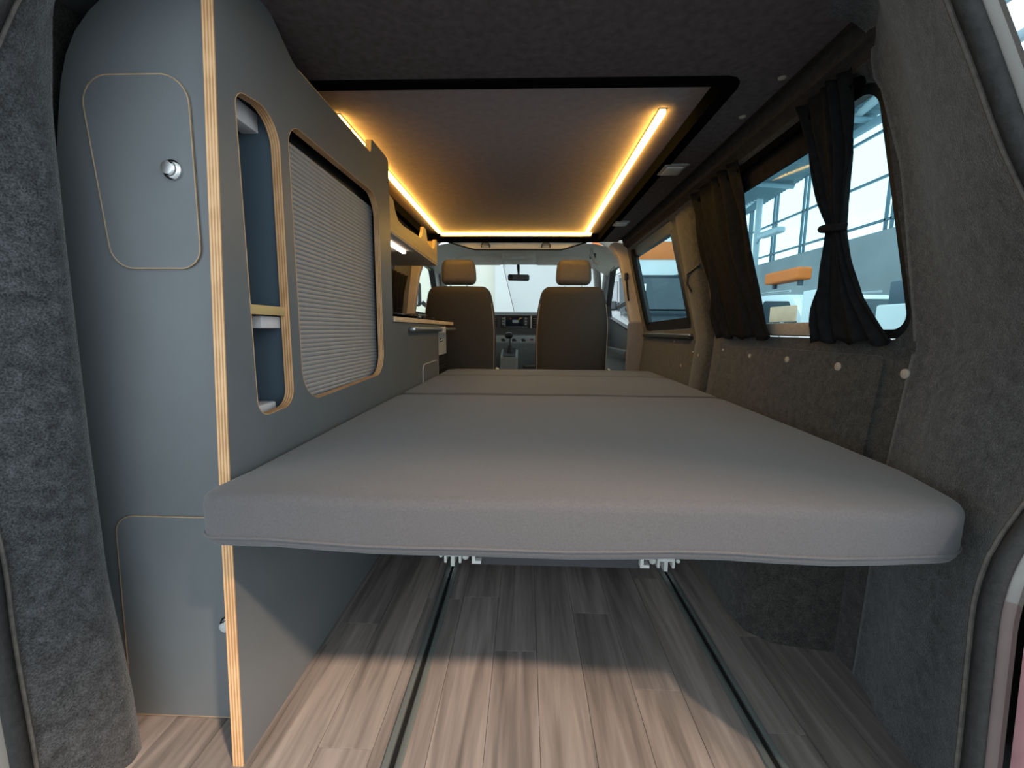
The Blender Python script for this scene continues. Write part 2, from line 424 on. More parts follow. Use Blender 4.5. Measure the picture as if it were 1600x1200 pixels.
# raised lower panel and pillar cover
def WRp(u, v, d): return (XR(u, v) - .007 + d, u, v)
slab('lower_panel', rquad([(.93, .30), (1.70, .30), (1.70, .727), (.93, .727)], .02), WRp, .008, M['carpet'], WRo, step=.1)
slab('door_panel', rquad([(2.02, .25), (2.86, .25), (2.86, .735), (2.02, .735)], .03), WRp, .008, M['carpet'], WRo, step=.1)
loft('pillar_cover', [[(XR(y, z) - dx, y, z) for (y, dx) in ((1.785, -.004), (1.80, .012), (1.84, .022), (1.93, .022), (2.0, .015), (2.035, -.004))] for z in [.35 + i * .05 for i in range(20)]], M['carpet'], WRo)
# wheel arch
AR = [(1.80, .60), (1.30, .592), (1.09, .572), (1.00, .585), (.96, .63), (.945, .70), (.935, .765)]
loft('wheel_arch', [[(x + dx, y, z) for (y, x) in [(1.95, .66)] + AR] for z, dx in ((0, 0), (.22, .012), (.29, .03), (.315, .06))] + [[(.77, y, .325) for (y, x) in [(1.95, .66)] + AR]], M['carpet'], WRo, True, 50)

# rear corner pillar, right: from window edge round to the tailgate seal
def YS(z): return lerp(z, [(0, .515), (.6, .52), (1.2, .565), (1.4, .60)])
RSx = [(-.02, .618), (.17, .618), (.37, .607), (.45, .603), (.52, .622), (.60, .672), (.70, .70), (.80, .69), (.92, .632), (1.0, .584), (1.09, .547), (1.165, .512), (1.25, .475), (1.32, .43), (1.38, .36)]
LSx = [(-.02, -.745), (.11, -.742), (.325, -.747), (.45, -.742), (.56, -.755), (.66, -.79), (.85, -.80), (.98, -.765), (1.1, -.715), (1.2, -.662), (1.27, -.62), (1.33, -.56), (1.38, -.48)]
def RS(z): return smoothtab(z, RSx)
def LS(z): return smoothtab(z, LSx)
zs = [i * 1.32 / 44 for i in range(45)] + [1.335, 1.35, 1.36, 1.367, 1.373, 1.38]
def row_r(z):
    xs = RS(z); ys = YS(z); xe = XR(.88, min(z, 1.33)); ye = .90
    ym = lerp(z, [(0, .76), (.5, .725), (.62, .72), (1.38, .75)])
    ye = lerp(z, [(.7, .875), (.8, .873), (1.1, .882), (1.26, .915), (1.30, .935), (1.36, .92), (1.38, .89)]); k1 = lerp(z, [(.5, .62), (.7, .31)]); k2 = lerp(z, [(.5, .88), (.7, .66)])
    if z > 1.30: xe = lerp(z, [(1.30, .70), (1.36, .68), (1.373, .63), (1.38, .57)])
    ch = xs + (xe - xs) * (ym - ys) / (ye - ys); xm = lerp(z, [(0, .725), (.5, .705), (.58, .718), (.68, ch), (2, ch)])
    P = [(xs, ys), (xs + .012, ys + .012), (xs + (xm - xs) * k1, ys + (ym - ys) * .27), (xs + (xm - xs) * k2, ys + (ym - ys) * .62), (xm, ym), (xm + (xe - xm) * .55, ym + (ye - ym) * .40), (xe - .004, ye - .012), (xe - .003, ye - .002), (xe + .03, ye + .004)]
    return [(x, y, z) for x, y in P]
TR = empty('wall_rear_right', (.66, .7, 0), kind='structure')
loft('pillar_carpet', [row_r(z) for z in zs], M['carpet_rear'], TR, True, 80)
# outer skin of that corner, upper part
loft('outer_skin', [[(x + .016, y + .004, z) for x, y, z in row_r(z)] for z in zs[14:]], M['body'], TR, True, 80)
TL = empty('wall_rear_left', (-.76, .6, 0), kind='structure')
def row_l(z):
    xs = LS(z); ys = YS(z)
    xm = lerp(z, [(0, -.70), (.12, -.703), (.35, -.722), (.6, -.722), (.9, -.718), (1.1, -.712), (1.25, -.69), (1.33, -.64), (1.38, -.56)])
    P = [(xs, ys), (xs + .004, ys + .012), (xs * .6 + xm * .4 + .004, ys + .045), (xm, .62), (xm - .006, .645), (xm - .06, .67), (-.86, .70)]
    return [(x, y, z) for x, y in P]
loft('pillar_carpet', [row_l(z) for z in zs], M['carpet_rear'], TL, True, 80)

# ---- tailgate seal and painted flange
SEAL = empty('tailgate_frame', (-.05, .5, 0), kind='structure')
loopz = [i * 1.34 / 44 for i in range(45)]
path = [(RS(z) + .006, YS(z) - .006, z) for z in loopz] + [(x, .59, 1.38) for x in (.30, .1, -.1, -.35)] + [(LS(z) - .006, YS(z) - .006, z) for z in reversed(loopz)]
tube('rubber_seal', path, .011, M['rubber'], SEAL, 8, (0, 1, 0))
path2 = [(RS(z) - .004, YS(z) + .004, z) for z in loopz]
tube('seal_lip', path2, .0028, M['rubber2'], SEAL, 6, (0, 1, 0))
tube('seal_lip', [(LS(z) + .004, YS(z) + .004, z) for z in loopz], .0028, M['rubber2'], SEAL, 6, (0, 1, 0))
def flange(nm, f, s, z0, z1, w0, w1, m):
    zz = [z0 + (z1 - z0) * i / 30 for i in range(31)]
    loft(nm, [[(f(z) + s * a, YS(z) + b, z) for a, b in ((.012, -.004), (w0, -.016), (w0 + .008, -.022), (w1, -.028), (w1 + .006, -.004))] for z in zz], m, SEAL, True, 60)
flange('painted_flange', RS, 1, .44, 1.36, .012, .019, M['body'])
flange('painted_flange', RS, 1, 0, .44, .012, .019, M['lamp_tint'])
flange('painted_flange', LS, -1, 0, 1.36, .020, .06, M['body'])
# right rear lamp unit beside the opening
RL = empty('rear_lamp', (.70, .52, 0), 'red rear lamp beside the right edge of the tailgate opening', 'lamp')
loft('lamp_rim', [[(RS(z) + a, YS(z) + b, z) for a, b in ((.026, -.030), (.031, -.036), (.052, -.034), (.058, -.01))] for z in [i * .54 / 14 for i in range(15)]], M['mauve'], RL)
loft('red_lens', [[(RS(z) + a, YS(z) + b, z) for a, b in ((.058, -.016), (.085, -.008), (.11, .01), (.20, .06))] for z in [i * .56 / 14 for i in range(15)]], M['redlens'], RL)
def quarter(f, s, z0, z1, a0, m):
    zz = [z0 + (z1 - z0) * i / 24 for i in range(25)]
    loft('body_quarter', [[(f(max(z, 0)) + s * a0, YS(max(z, 0)) - .01, z), (s * .865 + (.0 if s > 0 else -.02), .56 + .03 * max(0, z), z), (s * .905 + (.0 if s > 0 else -.02), .60 + .03 * max(0, z), z), (s * .925 + (.0 if s > 0 else -.02), .70, z), (s * .93 + (.0 if s > 0 else -.02), 1.2, z)] for z in zz], m, SEAL, True, 60)
quarter(RS, 1, -.34, .72, .062, M['bodydark'])
quarter(LS, -1, -.34, 1.30, .062, M['bodydark'])
box('rear_bumper', (-.93, .36, -.38), (.90, .62, -.06), M['bodydark'], SEAL, .04, 4)
box('rear_header', (-.66, .60, 1.34), (.55, .64, 1.42), M['liner'], SEAL, .01)

# ---- ceiling lining with roof hatch
CE = empty('ceiling', (0, 1.8, 1.38), kind='structure')
hatch = rquad([(-.665, 1.105), (.487, 1.105), (.487, 2.90), (-.665, 2.90)], .012, 3)
slab('headliner', [(-.86, .60), (.628, .60), (.628, 2.94), (-.86, 2.94)], lambda u, v, d: (u, v, 1.38 + d), .012, M['liner'], CE, [hatch], .2)
rim('hatch_trim', offset(hatch, -.004), lambda u, v, d: (u, v, 1.374 + d), 0, .052, M['matblack'], CE, .034)
box('roof_skin', (-.87, .58, 1.50), (.72, 2.92, 1.515), M['trimwhite'], CE, .002)
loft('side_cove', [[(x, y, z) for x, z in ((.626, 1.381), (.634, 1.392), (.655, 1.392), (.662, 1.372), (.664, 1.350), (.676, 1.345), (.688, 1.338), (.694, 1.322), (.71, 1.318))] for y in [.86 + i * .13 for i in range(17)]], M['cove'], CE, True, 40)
for (x, y) in ((.605, 1.085), (.605, 1.265), (.585, 1.60)):
    lathe('screw_cap', (x, y, 1.380), (0, 0, -1), [(.009 if y < 1.5 else .004, 0), (.009 if y < 1.5 else .004, .002), (.005, .004)], M['cap'], CE, 12)
RB = box('roof_bed_board', (-.70, 1.09, 1.42), (.53, 2.875, 1.445), M['board'], None, .003); setp(RB, 'grey fabric covered board closing the pop-top roof hatch', 'roof panel')
def led(name, lo, hi, lab, m='led', prof='alu'):
    e = empty(name, ((lo[0] + hi[0]) / 2, (lo[1] + hi[1]) / 2, lo[2]), lab, 'light strip', 'LED strips on the roof board')
    box('diffuser', lo, (hi[0], hi[1], hi[2] - .003), M[m], e, .002)
    box('channel', (lo[0] - .003, lo[1] - .003, hi[2] - .003), (hi[0] + .003, hi[1] + .003, hi[2]), M[prof], e, .001)
    return e
led('led_strip', (.384, 1.30, 1.405), (.402, 2.80, 1.42), 'glowing warm LED strip on the right side of the roof board')
e = led('led_strip', (-.585, 1.314, 1.405), (-.567, 2.80, 1.42), 'glowing warm LED strip above the kitchen side of the roof board')
box('joint', (-.589, 1.384, 1.4035), (-.563, 1.388, 1.42), M['board'], e, 0)
e = led('led_strip', (-.575, 2.828, 1.405), (.43, 2.842, 1.42), 'glowing warm LED strip across the front end of the roof board')
box('glow_shield_lip', (-.578, 2.8425, 1.394), (.433, 2.847, 1.42), M['alu'], e, .001)  # added to keep the strip's glow off the cross beam
def ceil_lamp(x, y, s, lab):
    e = empty('ceiling_lamp', (x, y, 1.365), lab, 'lamp', 'square lamps on the right ceiling edge')
    box('housing', (x - s * .5, y - s * .62, 1.371), (x + s * .5, y + s * .62, 1.38), M['lamp'], e, .004)
    box('lens', (x - s * .36, y - s * .46, 1.367), (x + s * .36, y + s * .46, 1.3715), M['trimgrey'], e, .003)
ceil_lamp(.540, 1.64, .082, 'small square ceiling lamp nearer the back, above the curtains')
ceil_lamp(.530, 2.42, .078, 'small square ceiling lamp nearer the cab, above the sliding door window')

# ---- windows on the right
def frame_ring(name, lp, fn, d0, d1, w, m, parent): return rim(name, lp, fn, d0, d1, m, parent, -w)
W1 = empty('window_1', (.80, 1.3, .76), kind='structure')
gl = offset(hole_rear, -.004)
frame_ring('window_frame', gl, WR, .012, .034, .020, M['black'], W1)
slab('pane', offset(hole_rear, -.018), lambda u, v, d: WR(u, v, .026 + d), .004, M['glass'], W1, step=.1)
box('lower_rail', (.792, 1.05, .768), (.815, 1.45, .806), M['cap'], W1, .004)
# dark curtain rail along the head of the rear window
tube('curtain_rail', [(XR(y, 1.29) - .012, y, 1.296) for y in (.95, 1.2, 1.5, 1.78)], .012, M['matblack'], W1)
slab('top_valance', [(1.07, 1.235), (1.74, 1.235), (1.76, 1.31), (1.07, 1.31)], lambda u, v, d: WR(u, v, .004 + d), .008, M['curtain'], W1, step=.1)
W2 = empty('window_2', (.83, 2.45, .77), kind='structure')
frame_ring('window_frame', offset(hole_slide, -.003), WR, .005, .034, .055, M['black'], W2)
slab('pane', offset(hole_slide, -.05), lambda u, v, d: WR(u, v, .026 + d), .004, M['glass'], W2, step=.1)
box('slider_rail', (XR(2.4, 1.25) + .004, 2.12, 1.262), (XR(2.4, 1.25) + .012, 2.80, 1.270), M['alu'], W2, .001)
box('sill_strip', (.806, 2.06, .752), (.824, 2.86, .764), M['alu'], W2, .003)
box('sill_groove', (.803, 2.06, .738), (.83, 2.86, .75), M['black'], W2, .003)
tube('curtain_edge', [(XR(2.8, z) - .004, 2.80 - (1.3 - z) * .02 + .05 * max(0, .95 - z) * -2, z) for z in (1.3, 1.2, 1.1, 1.0, .9, .82)], .014, M['curtain'], W2)

# ---- curtains at the rear window
def curtain(name, le, re, folds, amp, lab, z0=.755, z1=1.325, grp=None):
    """le / re: tables z -> y of the far and near edges"""
    nz_, nu = 40, folds * 10; rows = []
    for i in range(nz_ + 1):
        z = z0 + (z1 - z0) * i / nz_; a, b = lerp(z, le), lerp(z, re); row = []
        for j in range(nu + 1):
            t = j / nu; yy = a + (b - a) * t
            ph = 2 * pi * folds * (t + .04 * sin(3 * z * 5 + t * 7)) + 1.2 * sin(z * 6)
            am = amp * (.55 + .45 * sin(t * 9 + 1)) * (1 + .35 * sin(z * 9 + t * 4))
            row.append((XR(yy, min(z, 1.33)) - .022 + am * sin(ph) - amp * .3, yy, z + (.006 * sin(ph * .7) if i == 0 else 0)))
        rows.append(row)
    e = empty(name, (.79, (lerp(z0, le) + lerp(z0, re)) / 2, z0), lab, 'curtain', grp)
    o = loft('cloth', rows, M['curtain'], e, True, 180); md = o.modifiers.new('solid', 'SOLIDIFY'); md.thickness = .003
    return e
Yk = .755 / .76
c1 = curtain('curtain', [(.755, 1.68), (.80, 1.70), (1.03, 1.75), (1.33, 1.79)], [(.755, 1.33), (.80, 1.345), (.957, 1.375), (1.178, 1.40), (1.325, 1.42)], 5, .012, 'gathered black curtain at the far end of the rear side window', grp='black side window curtains')
c2 = curtain('curtain', [(.755, 1.13), (.80, 1.125), (.936, 1.085), (1.01, 1.062), (1.04, 1.058), (1.10, 1.075), (1.153, 1.085), (1.325, 1.12)],
             [(.755, .895), (.80, .925), (.86, .962), (.93, .985), (1.01, 1.000), (1.04, .998), (1.10, .985), (1.169, .965), (1.325, .955)], 5, .013, 'black curtain tied at its waist across the rear side window', grp='black side window curtains')
bm = bmesh.new()
atube(bm, [(XR(y, 1.02) - .024 - .020 * math.sqrt(max(0, 1 - ((y - 1.03) / .036) ** 2)), y, 1.022 + (y - 1.03) * .15) for y in [.994 + i * .006 for i in range(13)]], .009, 8)
fin(bm, 'tie_band', M['curtain'], c2, True)
# curtain hook on the pillar
hk = empty('curtain_hook', (.765, 1.97, 1.0), 'small black curtain hook on the carpeted pillar', 'hook')
lathe('screw', (XR(1.93, 1.035) - .022, 1.93, 1.035), (-1, 0, 0), [(.006, 0), (.006, .004), (.003, .006)], M['white'], hk, 10)
tube('strap', [(XR(1.9, 1.03) - .026, 1.93, 1.035), (XR(1.9, 1.0) - .03, 1.935, .99), (XR(1.9, .96) - .026, 1.92, .955)], .005, M['black'], hk)
tube('tail', [(XR(1.9, 1.03) - .026, 1.93, 1.035), (XR(1.8, 1.05) - .02, 1.80, 1.055)], .005, M['black'], hk)
# screw caps on the wall lining
for y, z, r in ((.875, .694, .0105), (1.056, .693, .0105), (1.26, .696, .009), (1.466, .694, .007), (1.666, .705, .005), (1.90, .669, .006), (1.985, .679, .005), (2.15, .60, .007), (2.30, .72, .005)):
    x = XR(y, z) - (.022 if 1.8 < y < 2.0 else .007); x = x if y > .93 else XR(.93, z) - .004
    lathe('screw_cap', (x, y, z), (-1, 0, 0), [(r, -.002), (r, .002), (r * .6, .004)], M['cap'], WRo, 12)

# ---- left side wall and kitchen window
WL = empty('wall_left', (-.86, 1.8, 0), kind='structure')
def WLf(u, v, d): return (-lerp(v, [(0, .84), (.75, .865), (1.30, .79), (1.40, .74)]) - d, u, v)
hole_k = rquad([(1.62, .86), (2.55, .86), (2.58, 1.27), (1.65, 1.27)], .05, 6)
slab('carpet_lining', [(.66, 0), (2.93, 0), (2.93, 1.39), (.66, 1.39)], WLf, .03, M['carpet'], WL, [hole_k], .12, smooth=True)
W3 = empty('window_3', (-.86, 2.1, .86), kind='structure')
frame_ring('window_frame', offset(hole_k, -.003), WLf, .002, .03, .03, M['black'], W3)
slab('pane', offset(hole_k, -.02), lambda u, v, d: WLf(u, v, .02 + d), .004, M['glass'], W3, step=.15)
rows = []
for i in range(21):
    z = .84 + .28 * i / 20
    rows.append([(WLf(0, z, 0)[0] + .035 + .012 * sin(j * 1.25 + z * 5), 1.60 + j * .0156 - .05 * max(0, 1 - abs(z - 1.0) / .2) * (j / 72), z) for j in range(73)])
o = loft('curtain', rows, M['curtain'], None, True, 180); setp(o, 'dark curtain drawn over the window behind the kitchen worktop', 'curtain')
md = o.modifiers.new('solid', 'SOLIDIFY'); md.thickness = .003

# ================================================================== FURNITURE
PX = -.497; TH = .018
def SP(u, v, d): return (PX - d, u, v)
TC = empty('tall_cabinet', (-.65, 1.05, 0), 'tall blue-grey cabinet with plywood edges, open niche and roller shutter', 'cabinet')
niche = rquad([(.737, .612), (.855, .618), (.862, 1.20), (.737, 1.18)], [.03, .035, .055, .03], 7)
tamb = rquad([(.895, .612), (1.425, .625), (1.425, 1.215), (.895, 1.205)], [.075, .075, .07, .05], 8)
side = [(.622, 0), (1.54, 0), (1.54, 1.362), (1.535, 1.374), (1.52, 1.378), (1.385, 1.378), (1.377, 1.372), (1.372, 1.34), (1.36, 1.332), (.95, 1.332), (.93, 1.336), (.895, 1.357), (.86, 1.3795), (.708, 1.3795), (.688, 1.1), (.660, .69), (.642, .41)]
slab('side_panel', side, SP, TH, M['lam'], TC, [niche, tamb], 0, holerims=False)
# plywood edges of that panel
rim('niche_edge', niche, SP, -.0006, TH, M['plyX'], TC, .0012)
rim('shutter_edge', tamb, SP, -.0006, TH, M['plyX'], TC, .0012)
re_ = [(.622, 0.0), (.642, .41), (.660, .69), (.688, 1.1), (.708, 1.3795)]
V = []
for y, z in re_: V += [(PX + .0006, y - .001, z), (PX - TH, y - .001, z), (PX + .0006, y + .0015, z), (PX - TH, y + .0015, z)]
F = []
for i in range(len(re_) - 1):
    a, b = i * 4, i * 4 + 4; F += [[a, a + 1, b + 1, b], [a, a + 2, b + 2, b], [a + 1, a + 3, b + 3, b + 1], [a + 2, a + 3, b + 3, b + 2]]
mesh('rear_edge', V, F, M['plyX'], TC)
te = [(.95, 1.3325), (1.36, 1.3325), (1.372, 1.3405), (1.377, 1.3725), (1.385, 1.3785), (1.52, 1.3785)]
V = []
for y, z in te: V += [(PX + .0006, y, z), (PX - TH, y, z), (PX + .0006, y, z - .002), (PX - TH, y, z - .002)]
F = []
for i in range(len(te) - 1):
    a, b = i * 4, i * 4 + 4; F += [[a, a + 1, b + 1, b], [a, a + 2, b + 2, b], [a + 1, a + 3, b + 3, b + 1], [a + 2, a + 3, b + 3, b + 2]]
mesh('top_edge', V, F, M['plyface'], TC)
# rear face with curved outer outline
FY = .712
outl = [(-.513, 0), (-.513, 1.372), (-.57, 1.358), (-.63, 1.335), (-.675, 1.31), (-.71, 1.285), (-.738, 1.255), (-.758, 1.22), (-.772, 1.18), (-.783, 1.13), (-.802, 1.03), (-.816, .9), (-.83, .72), (-.834, .55), (-.834, 0)]
slab('rear_face', outl, lambda u, v, d: (u, FY + d, v), .016, M['lam'], TC)
def rdoor(nm, lp, lockp, lab):
    f = slab(nm, lp, lambda u, v, d: (u, FY - .0035 + d, v), .003, M['lam'], TC); f['label'] = lab
    rim('edge_strip', lp, lambda u, v, d: (u, FY - .0038 + d, v), 0, .003, M['groove'], f, .0020)
    x, z = lockp
    lathe('push_lock', (x, FY - .0035, z), (0, -1, 0), [(.0165, 0), (.0165, .004), (.014, .007), (.0125, .0075), (.0120, .011), (.010, .013)], M['chrome'], f, 24)
rdoor('upper_door', rquad([(-.715, .881), (-.560, .881), (-.556, 1.187), (-.737, 1.187)], [.04, .035, .045, .045], 8), (-.593, 1.04), 'upper rounded door with chrome push lock')
rdoor('lower_door', rquad([(-.785, .004), (-.545, .004), (-.545, .425), (-.769, .425)], [.004, .02, .04, .035], 8), (-.568, .211), 'lower rounded door with chrome push lock')
# niche interior
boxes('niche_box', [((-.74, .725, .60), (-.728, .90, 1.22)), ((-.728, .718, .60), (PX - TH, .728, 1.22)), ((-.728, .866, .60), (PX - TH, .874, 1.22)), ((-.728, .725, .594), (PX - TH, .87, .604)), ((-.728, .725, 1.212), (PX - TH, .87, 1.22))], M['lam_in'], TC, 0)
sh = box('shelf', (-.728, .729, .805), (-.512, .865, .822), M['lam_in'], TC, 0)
box('front_edge', (-.512, .729, .8045), (-.505, .862, .8225), M['plyface'], sh, .001)
for lo, hi in (((-.575, .80, 1.165), (-.54, .866, 1.203)), ((-.56, .80, .778), (-.52, .866, .803)), ((-.57, .76, .604), (-.53, .845, .625))):
    o = box('white_block', lo, hi, M['white'], TC, .003); o['label'] = 'small white block'  # plain white blocks placed inside the niche
# roller shutter
SHU = box('shutter_back', (-.545, .885, .59), (-.539, 1.45, 1.24), M['black'], TC, 0); SHU['label'] = 'grey roller shutter of narrow slats'
bm = bmesh.new()
n_sl = 54; pz = (1.19 - .60) / n_sl
prof = [(.0030, .0), (.0046, .0012), (.0054, .003), (.0057, pz / 2), (.0054, pz - .003), (.0046, pz - .0012), (.0030, pz)]
V = [(-.534 + a, y, .60 + z) for y in (.886, 1.446) for a, z in prof]; k = len(prof)
F = [[i, i + 1, k + i + 1, k + i] for i in range(k - 1)] + [list(range(k)), list(range(k, 2 * k)), [0, k - 1, 2 * k - 1, k]]
s0 = mesh('slat', V, F, M['tambour'], SHU, True, 50)
for i in range(1, n_sl): copy_obj(s0, SHU, (0, 0, i * pz))
boxes('cavity_back', [((-.84, .88, .58), (-.55, .886, 1.25)), ((-.84, .88, 0), (-.83, 1.54, 1.30))], M['void'], TC, 0)
box('end_panel', (-.83, 1.526, .0), (PX - TH, 1.54, 1.33), M['lam'], TC, .001)
box('top_cover', (-.80, .72, 1.312), (PX - TH, 1.525, 1.322), M['lam'], TC, .001)

# ---- kitchen unit
KU = empty('kitchen_unit', (-.66, 2.1, 0), 'low blue-grey kitchen unit under a plywood edged worktop', 'cabinet')
slab('front_panel', [(1.5405, 0), (2.345, 0), (2.345, .805), (1.5405, .805)], SP, TH, M['lam'], KU)
box('recessed_front', (-.552, 2.346, .615), (-.536, 2.78, .805), M['trimgrey'], KU, .003)
lathe('knob', (-.536, 2.56, .71), (1, 0, 0), [(.013, 0), (.013, .006), (.010, .016), (.006, .018)], M['chrome'], KU, 16)
boxes('body', [((-.83, 1.545, 0), (-.56, 2.34, .80)), ((-.83, 2.34, .62), (-.556, 2.78, .80))], M['lam'], KU, .002)
box('heater_grille', (-.80, 2.36, .52), (-.53, 2.76, .605), M['black'], KU, .01)
for i in range(4): box('grille_bar', (-.531, 2.38, .53 + i * .018), (-.522, 2.74, .538 + i * .018), M['rubber'], KU, .002)
fl = rquad([(1.965, .32), (2.31, .32), (2.31, .605), (1.965, .605)], .04, 6)
f = slab('flap', fl, lambda u, v, d: (PX + .0035 - d, u, v), .003, M['lam'], KU)
rim('edge_strip', fl, lambda u, v, d: (PX + .0038 - d, u, v), 0, .003, M['white'], f, .003)
r = tube('table_rail', [(PX + .018, 1.77, .777), (PX + .018, 2.78, .777)], .011, M['alu'], KU, 10)
box('rail_end', (PX, 1.745, .766), (PX + .03, 1.83, .789), M['alu'], r, .008)
box('rail_clamp', (PX - .01, 2.34, .755), (PX + .034, 2.40, .792), M['trimgrey'], r, .006)
WT = box('worktop', (-.84, 1.541, .806), (-.495, 2.79, .824), M['lam'], None, .001); setp(WT, 'thin dark kitchen worktop with a pale plywood front edge', 'worktop')
box('front_edge', (-.4955, 1.541, .8055), (-.489, 2.792, .8245), M['plyZ'], WT, .001)
HB = empty('sink_hob', (-.67, 2.1, .824), 'dark glass topped sink and hob set into the worktop', 'hob')
box('steel_rim', (-.80, 1.62, .8242), (-.535, 2.62, .830), M['black'], HB, .002)
box('glass_lid', (-.79, 1.63, .840), (-.545, 2.10, .846), M['screen'], HB, .002)
for y in (1.64, 2.08): box('lid_spacer', (-.79, y, .829), (-.545, y + .01, .841), M['black'], HB, .001)
for y in (2.26, 2.48):
    lathe('burner', (-.66, y, .830), (0, 0, 1), [(.05, 0), (.05, .006), (.03, .010), (.03, .016), (.01, .018)], M['black'], HB, 20)
    bm = bmesh.new()
    for a in range(3): atube(bm, [(-.66 + .07 * cos(a * 2.1), y + .07 * sin(a * 2.1), .832), (-.66 + .07 * cos(a * 2.1), y + .07 * sin(a * 2.1), .858), (-.66, y, .858)], .003, 6)
    fin(bm, 'pan_support', M['chrome'], HB, True)
    lathe('control_knob', (-.56, y, .830), (0, 0, 1), [(.012, 0), (.012, .014), (.009, .018)], M['black'], HB, 14)
tp = tube('tap', [(-.78, 1.72, .846), (-.78, 1.72, .885), (-.74, 1.72, .90), (-.69, 1.72, .893)], .008, M['chrome'], None); setp(tp, 'small chrome tap at the near end of the sink', 'tap')

# ---- overhead shelf
OS = empty('overhead_shelf', (-.62, 1.95, 1.135), 'scalloped plywood overhead shelf above the kitchen, lit yellow', 'shelf')
def kz(p): return p
fb = [(1.541, 1.137), (2.345, 1.140), (2.345, 1.262), (2.335, 1.268), (2.305, 1.262), (2.29, 1.235), (2.275, 1.212), (2.245, 1.203), (2.16, 1.203), (2.125, 1.213), (2.105, 1.24), (2.09, 1.268), (2.045, 1.268), (2.03, 1.24), (2.005, 1.213), (1.975, 1.203), (1.70, 1.190), (1.64, 1.195), (1.605, 1.222), (1.585, 1.255), (1.541, 1.26)]
slab('front_board', fb, SP, .015, M['plyface'], OS)
box('bottom_board', (-.80, 1.541, 1.128), (-.498, 2.345, 1.1385), M['cream'], OS, .001)
box('back_board', (-.80, 1.541, 1.139), (-.79, 2.345, 1.37), M['void'], OS, .001)
box('end_board', (-.79, 2.33, 1.139), (-.512, 2.345, 1.26), M['plyface'], OS, .001)
e = empty('under_shelf_light', (-.555, 1.78, 1.116), 'short white light tube under the overhead shelf', 'lamp')
box('tube', (-.563, 1.66, 1.116), (-.547, 1.90, 1.128), M['ledcool'], e, .005)
box('end_cap', (-.565, 1.90, 1.114), (-.545, 1.915, 1.128), M['white'], e, .003)

# ---- floor rails
def frail(x, lab):
    e = empty('floor_rail', (x, 1.3, 0), lab, 'rail', 'aluminium rails in the floor')
    for s in (-1, 1):
        box('side_lip', (x + s * .0125 - .006, .46, .0), (x + s * .0125 + .006, 2.7, .006), M['alu_dull'], e, .002)
        box('inner_lip', (x + s * .0058 - .001, .46, .0), (x + s * .0058 + .001, 2.7, .0045), M['alu'], e, .0005)
    box('slot', (x - .0065, .46, .0), (x + .0065, 2.7, .0012), M['void'], e, 0)
frail(-.230, 'left aluminium floor rail beside the tall cabinet')
frail(.463, 'right aluminium floor rail beside the wheel arch')

# ---- bed
BF = empty('bed_frame', (.1, 1.7, 0), 'sliding bed base with pale cut aluminium runners on the floor rails', 'bed frame')
prism('bed_board', [(-.47, .98), (.69, .98), (.75, 2.5), (-.47, 2.5)], 'Z', .418, .432, M['mattress'], BF)
box('front_skirt', (-.165, 1.215, .035), (.385, 1.235, .417), M['mattress'], BF, .004)
box('seat_box', (-.17, 1.24, .03), (.39, 2.3, .415), M['void'], BF, .004)
for x in (-.230, .463):
    ru = prism('runner', [(x - .028, .052), (x + .028, .052), (x + .028, .018), (x + .020, .018), (x + .020, .040), (x + .006, .040), (x + .006, .006), (x - .006, .006), (x - .006, .040), (x - .020, .040), (x - .020, .018), (x - .028, .018)], 'Y', 1.25, 2.3, M['alu_cut'], BF)
    box('carriage', (x - .05, 1.285, .054), (x + .06, 2.28, .085), M['black'], BF, .004)
    s = 1 if x < 0 else -1
    lathe('bolt', (x + s * .042, 1.252, .040), (0, -1, 0), [(.012, -.03), (.012, 0), (.007, .004)], M['alu_cut'], BF, 8)
    lathe('bolt', (x - s * .040, 1.254, .040), (0, -1, 0), [(.007, -.03), (.007, 0), (.004, .003)], M['alu_cut'], BF, 8)
    bx = x + s * .085
    prism('c_bracket', [(bx - .014, .05), (bx + .014, .05), (bx + .014, .06), (bx - .004, .06), (bx - .004, .078), (bx + .014, .078), (bx + .014, .088), (bx - .014, .088)], 'Y', 1.195, 1.24, M['alu_cut'], BF)
    box('frame_leg', (x - .03, 1.33, .08), (x + .03, 1.38, .417), M['black'], BF, .003)
def bedwide(y): return lerp(y, [(.566, .648), (.73, .694), (1.0, .712), (1.55, .745), (2.0, .765), (2.6, .78)])
